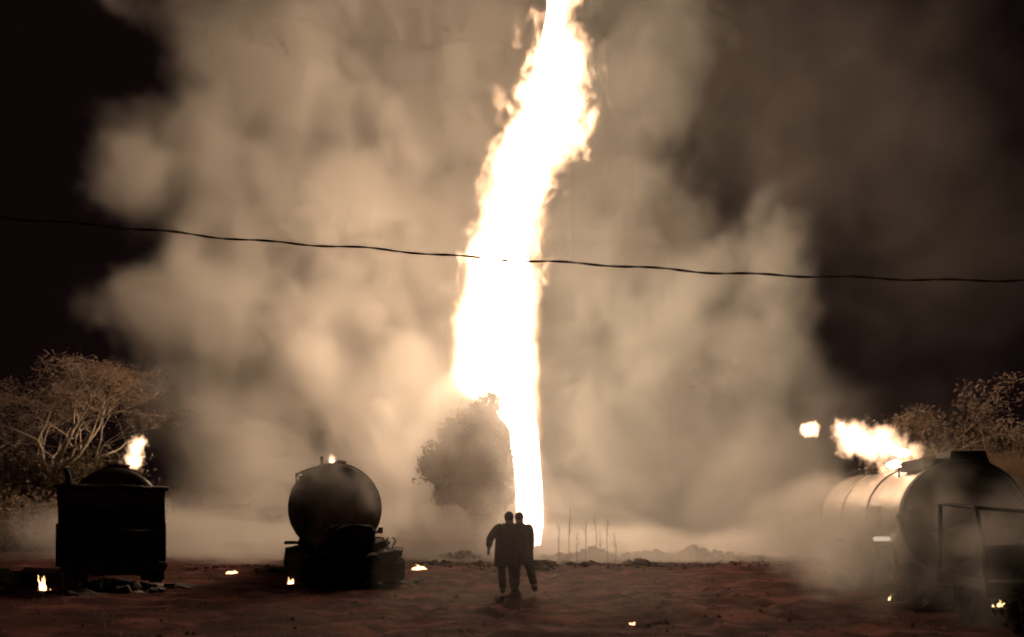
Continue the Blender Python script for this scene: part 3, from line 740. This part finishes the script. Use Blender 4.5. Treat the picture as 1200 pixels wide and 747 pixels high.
# ---- middle truck: cab collapsed to a black hulk in front of the tank
dM = 19.2
pM = P0(393, dM)
tm, tkm = tanker('burnt tanker truck in the middle with a collapsed black cab', pM, R(12.5), 1.165, 1.85, 6.2, M['tank'])
cx0 = .46
hk = MB()
lumpy(hk, (cx0, -1.55, .42), (1.95, 1.5, .62), .16, 1.0, 12)
lumpy(hk, (cx0 - .08, -1.30, .98), (1.16, 1.1, .74), .12, 2.0, 11)
lumpy(hk, (cx0 + .86, -1.75, .50), (.56, 1.0, .70), .13, 3.0, 8)
lumpy(hk, (cx0 - .84, -1.70, .38), (.62, .9, .52), .15, 4.0, 8)
lumpy(hk, (cx0 + .52, -1.25, .86), (.5, .8, .46), .12, 5.0, 8)
hc = hk.build('cab', M['black'], tm); hc['label'] = 'cab burnt down to a black hulk'
b = MB(); lumpy(b, (cx0 - .08, -1.3, 1.36), (1.05, .9, .10), .08, 6.0, 9); b.build('roof', M['black'], hc)
b = MB(); b.tube([(cx0 + .9, -1.3, .8), (cx0 + 1.0, -1.4, 1.05), (cx0 + .92, -1.4, 1.12)], .02, 5); b.build('bent_pipe', M['black'], hc)
b = MB(); b.tube([(cx0 - .6, -1.5, 1.2), (cx0 - .72, -1.5, 1.5), (cx0 - .6, -1.4, 1.56)], .018, 5); b.build('bent_pipe', M['black'], hc)
b = MB(); b.box((cx0, -2.38, .42), (1.9, .12, .22), rotz(.03) @ roty(.03)); b.build('bumper', M['black'], hc)
for s_ in (-1, 1):
    wheel(tm, cx0 + s_ * .80, -1.55, .43, .26, True)
    b = MB(); b.lathe([(-.05, .10), (.0, .10), (.015, 0)], (cx0 + s_ * .70, -2.40, .66), 'Y', 14); b.build('headlight', M['black'], hc)
b = MB(); b.tube([(.95, -.1, .95), (1.30, -.12, .95), (1.34, -.12, 1.08)], .03, 6); b.box((1.28, -.12, .94), (.22, .06, .09)); b.build('bracket', M['soot'], tm)
b = MB(); b.tube([(.98, -.08, 1.18), (1.16, -.1, 1.30)], .035, 6); b.box((1.15, -.1, 1.27), (.12, .06, .16)); b.build('bracket', M['soot'], tm)
b = MB(); b.tube([(-1.25, -.1, .98), (-1.0, -.1, .98)], .035, 6); b.box((-1.05, -.05, .96), (.44, .1, .07)); b.build('bracket', M['soot'], tm)
b = MB(); lumpy(b, (-.98, .1, .52), (.55, .5, .66), .08, 8.0, 7); b.build('tool_box', M['soot'], tm)
rl = MB()
for y_ in (.25, 1.6, 3.0):
    rl.tube([(-.98, y_, 2.40), (-1.0, y_, 2.74), (-.55, y_, 2.84), (-.30, y_, 2.98)], .03, 6)
rl.tube([(-1.0, .25, 2.74), (-1.0, 3.0, 2.74)], .028, 6); rl.tube([(-.98, .25, 2.42), (-.98, 3.0, 2.42)], .028, 6)
rl.box((-.70, 1.6, 2.86), (.42, 2.9, .03), roty(-.35)); rl.build('handrail', M['soot'], tm)
b = MB(); b.tube([(-.34, .2, 2.9), (-.35, .2, 3.20)], .045, 8); b.build('vent_pipe', M['soot'], tm)
o = MB(); flame_mesh(o, .15, .14, 31); fo = o.build('small_flame', E_small, None, smooth=True, loc=at(341, 664, 18.0))
fo.location.z = gh(fo.location.x, fo.location.y) + .0; fo.scale = (1, 1, 1.4)
tag(fo, 'small round flame under the left side of the middle tank', 'flame', 'small fires burning on the ground')

# ---- right truck: bare skeleton of a cab before a pale tank
dR = 13.6
pR = P0(1127, dR)
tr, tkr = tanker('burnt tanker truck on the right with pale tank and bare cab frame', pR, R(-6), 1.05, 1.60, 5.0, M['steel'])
b = MB(); b.lathe([(-.235, 0), (-.228, .23), (-.20, .47), (-.158, .69), (-.10, .88), (-.045, .99), (.02, 1.045), (.05, 1.062)], (0, 0, 1.60), 'Y', 56); b.build('end_cap', M['soot'], tkr, smooth=True)['label'] = 'dished end of the tank, soot and painted-in shade'  # soot colour also paints in the shade of this unlit end
b = MB(); b.box((.12, .30, 2.68), (.74, .7, .30), taper=.80); b.box((-.32, .50, 2.60), (.70, 1.0, .20)); b.box((.1, 2.0, 2.62), (1.0, 3.0, .05)); b.build('coaming', M['black'], tkr)
rl = MB()
for y_ in (.15, 1.1): rl.tube([(-.66, y_, 2.40), (-.66, y_, 2.66)], .018, 5)
rl.tube([(-.66, .15, 2.66), (-.66, 1.1, 2.66)], .018, 5); rl.build('handrail', M['soot'], tkr)
b = MB(); b.lathe([(-.03, 1.055), (-.10, 1.06), (-.10, 1.09), (.02, 1.09), (.02, 1.055)], (0, 0, 1.60), 'Y', 56); b.build('end_rim', M['black'], tkr)
b = MB(); b.box((-1.09, .05, 1.62), (.05, .12, .10)); b.tube([(-1.10, .0, 1.66), (-1.02, -.06, 1.30), (-.86, -.1, 1.02)], .045, 6); b.build('drain_pipe', M['soot'], tkr)
b = MB(); b.box((-1.075, 1.35, 1.62), (.03, .75, .42)); b.build('placard_frame', M['soot'], tkr)
b = MB(); b.box((-1.02, .75, 1.19), (.50, .05, .085)); b.build('added_glow_bar', emit_material('bar_added_glow', 1.5, (1.0, .78, .60)), tr)['label'] = 'narrow pale bar, its brightness added as emission'  # pale bar whose brightness is put in as emission; nothing burns here
b = MB()
for x in (-1.2, -.86): b.box((x, .80, .78), (.07, .06, .72)); b.box((x, .80, .44), (.16, .12, .10))
b.box((-1.03, .83, 1.10), (.52, .06, .08)); b.build('mudguard_stay', M['rim'], tr)
cw = 2.1; fr = MB(); jx = random.Random(2)
for x in (-1.05, 1.05):
    fr.tube([(x, -1.5, .75), (x + .01, -1.5, 1.3), (x + .02, -1.46, 1.83)], .035, 6)
    fr.tube([(x, -2.9, .75), (x, -2.85, 1.25), (x * .98, -2.6, 1.75)], .03, 6)
    fr.tube([(x + .02, -1.46, 1.83), (x * .98, -2.6, 1.75)], .03, 6)
    fr.box((x, -2.2, .62), (.05, 1.5, .16))
fr.tube([(-1.05, -1.46, 1.83), (-.9, -1.5, 1.82), (-.2, -1.48, 1.74), (1.05, -1.46, 1.70)], .03, 6)
fr.tube([(-1.03, -2.6, 1.75), (0, -2.6, 1.66), (1.03, -2.6, 1.72)], .03, 6)
fr.box((0, -2.2, .62), (cw, 1.5, .05))
fc = fr.build('cab_frame', M['black'], tr); fc['label'] = 'bare burnt-out cab frame'
b = MB(); b.box((.35, -1.4, 1.25), (1.3, .05, 1.0), rotx(.05)); b.build('back_panel', M['black'], fc)
b = MB(); b.box((0, -2.9, .95), (cw, .05, .5)); b.build('front_panel', M['black'], fc)
b = MB(); b.box((0, -2.98, .55), (cw + .1, .12, .22)); b.build('bumper', M['black'], fc)
b = MB(); b.box((0, -1.9, .95), (.75, 1.1, .55)); b.lathe([(-.1, .12), (.3, .12), (.3, 0)], (-.2, -1.9, 1.2), 'Z', 12); b.tube([(.2, -1.5, 1.2), (.2, -2.2, 1.25), (.32, -2.4, 1.1)], .05, 6); b.build('engine', M['soot'], tr)
b = MB(); b.lathe([(-.05, .30), (.05, .30), (.05, .22), (-.05, .22), (-.05, .30)], (-.28, -.55, 1.02), 'Y', 22); b.tube([(-.28, -.5, 1.3), (-.28, -.15, 1.4)], .04, 6); b.tube([(-.55, -.5, 1.1), (-.62, -.2, 1.32)], .05, 6); b.build('hose_coupling', M['rim'], tr)
for s_ in (-1, 1):
    wheel(tr, s_ * .88, -2.2, .36, .24, True, M['black'])
    b = MB(); b.lathe([(-.05, .10), (0, .10), (.015, 0)], (s_ * .75, -2.95, .85), 'Y', 14); b.build('headlight', M['soot'], fc)

# ------------------------------------------------------------------ scrap round the trucks
def scrap(px, py, w_, l_, h_, rot, m_, label):
    d = gd(py); p = P0(px, d); p.z = gh(p.x, p.y) + h_ * .5; rg_ = random.Random(int(px * 7 + py)); mb_ = MB(); n = 6
    vs, fs = [], []
    for j in range(4):
        for i in range(n):
            x = (i / (n - 1) - .5) * w_ * rg_.uniform(.85, 1.1); y = (j / 3 - .5) * l_ * rg_.uniform(.8, 1.15)
            vs.append((x, y, rg_.uniform(-.5, .5) * h_ + .4 * h_ * math.sin(i * 1.3 + px)))
    k = len(vs); vs += [(a, b_, c_ - .02) for a, b_, c_ in vs]
    for j in range(3):
        for i in range(n - 1):
            q = (j * n + i, j * n + i + 1, (j + 1) * n + i + 1, (j + 1) * n + i); fs.append(q); fs.append(tuple(v_ + k for v_ in q[::-1]))
    mb_.add(vs, fs); o_ = mb_.build('scrap_panel', m_, None, loc=p); o_.rotation_euler = (rot[0], rot[1], rot[2]); tag(o_, label, 'scrap', 'burnt scrap around the trucks')
scrap(12, 683, 1.4, .9, .22, (.1, .05, .2), M['black'], 'crumpled black panel at the left picture edge')
scrap(30, 697, .9, .3, .10, (0, 0, .3), M['ash'], 'pale bent strip lying left of the left truck')
scrap(100, 700, 1.0, .5, .12, (0, .1, -.2), M['black'], 'charred sheet lying in front of the left truck cab')
scrap(172, 693, .7, .35, .10, (.1, 0, .4), M['ash'], 'pale bent sheet at the right front corner of the left truck')
scrap(205, 688, 1.2, .5, .10, (0, .05, -.1), M['soot'], 'low sooty panel right of the left truck')
scrap(318, 672, 1.0, .5, .14, (0, .08, .3), M['black'], 'black scrap left of the middle truck')
scrap(478, 683, .8, .4, .10, (0, -.08, .5), M['black'], 'black scrap at the right end of the middle truck')
scrap(1085, 712, 1.1, .6, .12, (0, .04, .1), M['soot'], 'sooty panel lying under the right tanker')
scrap(1092, 705, .5, .12, .04, (0, .0, .05), M['ash'], 'pale thin strip lying under the right tanker')

def rubble(px, py, hw_px, h, label, seed):
    d = gd(py); p = P0(px, d); p.z = gh(p.x, p.y); mb_ = MB(); rg_ = random.Random(seed); W = hw_px / F * d
    for k in range(26):
        t = rg_.gauss(0, .45); r = rg_.uniform(.05, .17) * (1 - min(.7, abs(t) * .5))
        lumpy(mb_, (t * W, rg_.gauss(0, .22), r * .3 + max(0, h * (1 - abs(t))) * rg_.uniform(.1, .8)), (r * 2.4, r * 2, r * 1.3), r * .5, seed + k, 4, rotz(rg_.uniform(0, 3)) @ roty(rg_.uniform(-.4, .4)))
    tag(mb_.build('rubble_heap', M['black'], None, loc=p), label, 'rubble', kind='stuff')
rubble(6, 680, 26, .26, 'charred rubble heap at the left picture edge', 31)
rubble(126, 694, 58, .22, 'charred rubble strewn under the left truck cab', 32)
rubble(412, 682, 52, .16, 'charred rubble strewn under the middle truck cab', 33)
rubble(1090, 708, 46, .16, 'charred rubble strewn under the right tanker', 34)
# ------------------------------------------------------------------ stalks, dark shrub, lamp, cable
rg = random.Random(77)
for i, (px, py) in enumerate(((655, 615), (667, 594), (676, 624), (686, 611), (698, 606), (703, 622), (712, 609), (721, 626))):
    d = 27 + rg.uniform(-.6, .6); p = P0(px, d); h = CAM_Z + (HOR - py) / F * d; mb = MB()
    mb.tube([(0, 0, -.1), (rg.gauss(0, .03), 0, h * .5), (rg.gauss(0, .06), 0, h)], [.016, .013, .006], 5)
    for k in range(3):
        z = h * rg.uniform(.4, .9); mb.tube([(0, 0, z), (rg.choice((-1, 1)) * .10, rg.gauss(0, .05), z + .22)], [.008, .004], 4)
    tag(mb.build('dry_stalk', M['black'], None, loc=p), ('thin bare stalk nearest the fire base', 'tallest thin bare stalk, second from the fire base', 'short thin stalk, third from the fire base', 'thin stalk fourth from the fire base', 'thin tall stalk fifth from the fire base', 'short thin stalk sixth from the fire base', 'thin stalk seventh from the fire base', 'thin short stalk farthest right of the fire base')[i], 'stalk', 'bare stalks right of the fire base')
bush('dark_shrub', 'black spiky shrub cut off by the lower right picture edge', P0(1203, 10.2), .34, .62, 90, M['black'], 420, .07, nstem=16)

mb = MB(); dW = 14.0; N = 260
for s_ in (0, math.pi):
    pts = []
    for i in range(N + 1):
        t = i / N; px = -420 + 2040 * t
        py = 262 + (px - 85) * (326 - 262) / 895.0 - 26 * ((px - 85) * (980 - px)) / (447.5 ** 2) * -.22 - (6 if px > 980 else 0) * (px - 980) / 220
        py += 1.1 * math.sin(px * .055) + .8 * math.sin(px * .023 + 1)
        p = at(px, py, dW); a = px * .09 + s_
        pts.append((p.x, p.y + .011 * math.sin(a), p.z + .011 * math.cos(a)))
    mb.tube(pts, .0125, 6)
tag(mb.build('overhead_cable', M['wire'], None, smooth=True), 'dark twisted cable strung across the sky in front of the fire', 'cable')

# ------------------------------------------------------------------ the two people
def skin_body(name, verts, edges, material, parent, sub=1, root=0):
    me_ = bpy.data.meshes.new(name); me_.from_pydata([v_[:3] for v_ in verts], edges, []); me_.update()
    o_ = bpy.data.objects.new(name, me_); col.objects.link(o_); o_.parent = parent; me_.materials.append(material)
    md = o_.modifiers.new('skin', 'SKIN'); md.use_smooth_shade = True
    lay = me_.skin_vertices[0].data
    for i, v_ in enumerate(verts):
        rr = v_[3]; lay[i].radius = rr if isinstance(rr, tuple) else (rr, rr)
        lay[i].use_root = (i == root)
    s_ = o_.modifiers.new('sub', 'SUBSURF'); s_.levels = sub; s_.render_levels = sub
    return o_
def chain(vs, es, pts, start=None):
    prev = start
    for p in pts:
        vs.append(p); i = len(vs) - 1
        if prev is not None: es.append((prev, i))
        prev = i
    return prev
def add_hand(vs, es, wrist, d, side, palm_n):
    """d: direction of the fingers; side: towards the thumb"""
    d = Vector(d).normalized(); s_ = Vector(side); s_ = (s_ - d * s_.dot(d)).normalized(); n_ = Vector(palm_n).normalized()
    w_ = Vector(vs[wrist][:3]); p = w_ + d * .05
    vs.append((*p, (.046, .028))); pi = len(vs) - 1; es.append((wrist, pi))
    for k, ln in enumerate((.070, .078, .072, .056)):
        o_ = p + d * .035 + s_ * (.030 - .020 * k); q1 = o_ + d * ln * .5; q2 = o_ + d * ln * .85 + n_ * ln * .35
        chain(vs, es, [(*o_, .012), (*q1, .0112), (*q2, .0098)], pi)
    o_ = p - d * .015 + s_ * .038; q1 = o_ + (d * .7 + s_ * .6).normalized() * .035; q2 = q1 + d * .028 + n_ * .01
    chain(vs, es, [(*o_, .011), (*q1, .010), (*q2, .008)], pi)
def person(label, loc, J, jacket_m, hem, hair_r):
    """J: joints in metres about the point between the feet; the figure walks away from the camera (+Y)"""
    root = empty('person', loc); tag(root, label, 'person', 'two people walking side by side')
    V = lambda k: Vector(J[k])
    vs, es = [], []
    pel = V('pelvis'); ch = V('chest'); nk = V('neck'); hd = V('head')
    vs.append((*pel, (.135, .105)))
    c = chain(vs, es, [(*(pel.lerp(ch, .5)), (.125, .095)), (*ch, (.15, .105)), (*(ch.lerp(nk, .75)), (.085, .07)), (*nk, .092), (*(nk.lerp(hd, .45)), .086)], 0)
    chest_i = 2
    f = Vector((0, 1, 0))
    h1 = chain(vs, es, [(*(hd + Vector((0, .012, -.055))), (.090, .100)), (*(hd + Vector((0, 0, .005))), (.108, .125)), (*(hd + Vector((0, -.008, .062))), (.080, .098)), (*(hd + Vector((0, -.008, .100))), (.045, .052))], c)
    for s_, k in ((-1, 'L'), (1, 'R')):
        sh, el, wr = V('sh' + k), V('el' + k), V('wr' + k)
        w_ = chain(vs, es, [(*sh, .08), (*(sh.lerp(el, .5)), .065), (*el, .043), (*(el.lerp(wr, .4)), .052), (*wr, (.042, .034))], chest_i)
        add_hand(vs, es, w_, (wr - el), Vector((-s_ * .3, 1, 0)), Vector((-s_, .2, 0)))
        hp, kn, an, to = V('hp' + k), V('kn' + k), V('an' + k), V('to' + k)
        chain(vs, es, [(*hp, (.095, .095)), (*(hp.lerp(kn, .5)), .078), (*kn, .057), (*(kn.lerp(an, .35)), .055), (*an, .036), (*(an.lerp(to, .6) + Vector((0, 0, -.01))), (.036, .028)), (*to, (.03, .02))], 0)
    skin_body('body', vs, es, M['skin'], root)
    # face: nose, ears, eyes, mouth on the far (+Y) side
    fb = MB(); fy = hd.y + .088
    fb.box((hd.x, fy + .012, hd.z - .012), (.026, .034, .045), rotx(.25), .5)
    for s_ in (-1, 1):
        fb.lathe([(-.008, 0), (-.006, .022), (.006, .026), (.008, 0)], (hd.x + s_ * .078, hd.y - .005, hd.z - .01), 'X', 10)
    fb.box((hd.x, fy - .003, hd.z - .058), (.045, .016, .010))
    fb.build('face', M['skin'], root, smooth=True)
    eb = MB()
    for s_ in (-1, 1): eb.lathe([(-.008, 0), (-.005, .011), (.004, .012), (.008, 0)], (hd.x + s_ * .03, fy - .002, hd.z + .012), 'Y', 10)
    eb.build('eye', M['hair'], root)
    hb = MB(); n = 16
    for j in range(8):
        pass
    prh = [(hair_r * math.cos(a) * 1.0, hair_r * math.sin(a)) for a in [math.pi * .5 * i / 7 for i in range(8)]][::-1]
    vs2, fs2 = [], []
    for j in range(9):
        th = j / 8 * 2.25
        for k in range(n):
            a = 2 * math.pi * k / n; fr_ = 1.0
            t2 = min(th, 1.15) if math.sin(a) > .35 else th
            rr = 1 + .05 * mn.noise(Vector((k * .9, j * .8, hd.x * 9)))
            vs2.append((hd.x + math.sin(t2) * math.cos(a) * hair_r * .88 * rr, hd.y - .006 + math.sin(t2) * math.sin(a) * hair_r * 1.05 * rr, hd.z + .012 + math.cos(t2) * hair_r * 1.02 * rr))
    for j in range(8):
        for k in range(n): fs2.append((j * n + k, j * n + (k + 1) % n, (j + 1) * n + (k + 1) % n, (j + 1) * n + k))
    hb.add(vs2, fs2); hb.build('hair', M['hair'], root, smooth=True)
    # jacket: a loose shell from the collar to the hem, with sleeves
    jb = MB(); n = 24; lev = []
    for t, rx, ry in ((1.0, .085, .085), (.95, .15, .11), (.88, .235, .14), (.72, .26, .17), (.45, .245, .17), (.2, .25, .175), (0, .255, .18)):
        z = hem + (nk.z + .02 - hem) * t
        ctr = pel.lerp(nk, max(0, min(1, (z - pel.z) / (nk.z - pel.z)))); lev.append((ctr.x, ctr.y, z, rx, ry))
    vs2, fs2 = [], []
    for cx_, cy_, z, rx, ry in lev:
        for k in range(n):
            a = 2 * math.pi * k / n; f_ = 1 + .05 * mn.noise(Vector((math.cos(a) * 2, math.sin(a) * 2, z * 5 + hd.x)))
            vs2.append((cx_ + math.cos(a) * rx * f_, cy_ + math.sin(a) * ry * f_, z))
    for j in range(len(lev) - 1):
        for k in range(n): fs2.append((j * n + k, (j * n + (k + 1) % n), ((j + 1) * n + (k + 1) % n), (j + 1) * n + k))
    jb.add(vs2, fs2)
    for k in ('L', 'R'):
        sh, el, wr = V('sh' + k), V('el' + k), V('wr' + k); e_ = wr.lerp(el, .10)
        base = sh.lerp(ch, .45) + Vector((0, 0, .02))
        jb.tube([base, sh, sh.lerp(el, .3), sh.lerp(el, .65), el, el.lerp(e_, .4), e_], [.11, .108, .10, .09, .082, .075, .062], 12)
    jk = jb.build('jacket', jacket_m, root, smooth=True); sbs = jk.modifiers.new('sub', 'SUBSURF'); sbs.levels = 1; sbs.render_levels = 1
    tb = MB()
    for k in ('L', 'R'):
        hp, kn, an = V('hp' + k), V('kn' + k), V('an' + k)
        tb.tube([pel.lerp(hp, .4) + Vector((0, 0, .08)), hp, hp.lerp(kn, .5), kn, kn.lerp(an, .35), kn.lerp(an, .7), an.lerp(kn, .02)], [.14, .125, .108, .09, .088, .084, .086], 14)
    tr_ = tb.build('trousers', M['trouser'], root, smooth=True); sbs = tr_.modifiers.new('sub', 'SUBSURF'); sbs.levels = 1; sbs.render_levels = 1
    for k in ('L', 'R'):
        an, to = V('an' + k), V('to' + k); d = to - an; sv, se = [], []
        hl = an - Vector((d.x, d.y, 0)).normalized() * .045 + Vector((0, 0, -.035))
        chain(sv, se, [(*(an + Vector((0, 0, .05))), .075), (*(an + Vector((0, 0, -.02))), .078), (*(an.lerp(to, .5) + Vector((0, 0, -.002))), (.070, .058)), (*(to + Vector((0, 0, .014))), (.064, .044))], None)
        sv.append((*hl, (.058, .050))); se.append((1, len(sv) - 1))
        skin_body('shoe', sv, se, M['shoe'], root)
    return root
S = 15.5 / F
def j_(px, z, y=0.0): return ((px - 600) * S, y, z)
zz = lambda py: CAM_Z + (HOR - py) * S
pa = Vector((0, 15.5, gh(0, 15.5)))
person('person in dark jacket on the left of the pair, arm held out', pa, dict(
    pelvis=j_(593, .95), chest=j_(596, 1.30, .02), neck=j_(597, 1.46, .03), head=j_(596.5, 1.60, .05),
    shL=j_(584, 1.38, .02), elL=j_(574.0, 1.15, -.06), wrL=j_(572.5, .93, .08), shR=j_(608, 1.39, .02), elR=j_(615, 1.22, .22), wrR=j_(609, 1.32, .40),
    hpL=j_(588, .88), knL=j_(588, .49, .10), anL=j_(589.5, .10, -.10), toL=j_(588.5, .03, .06),
    hpR=j_(598, .88), knR=j_(600, .49, .10), anR=j_(601.5, .085, .14), toR=j_(602, .03, .30)), M['cloth_a'], .57, .113)
pb = Vector((0, 15.95, gh(.3, 15.95)))
person('person in plum jacket on the right of the pair, striding out', pb, dict(
    pelvis=j_(612, .95), chest=j_(611, 1.33, .02), neck=j_(609.5, 1.48, .02), head=j_(609, 1.625, .04),
    shL=j_(599, 1.41, .02), elL=j_(592, 1.20, -.16), wrL=j_(590, 1.38, -.30), shR=j_(621, 1.41, .02), elR=j_(623, 1.12, -.03), wrR=j_(622.5, .86, .06),
    hpL=j_(607, .88), knL=j_(605, .50, .16), anL=j_(605, .085, .30), toL=j_(605, .03, .46),
    hpR=j_(617, .88), knR=j_(621.5, .50, .02), anR=j_(626.5, .17, -.24), toR=j_(627, .03, -.12)), M['cloth_b'], .62, .110)
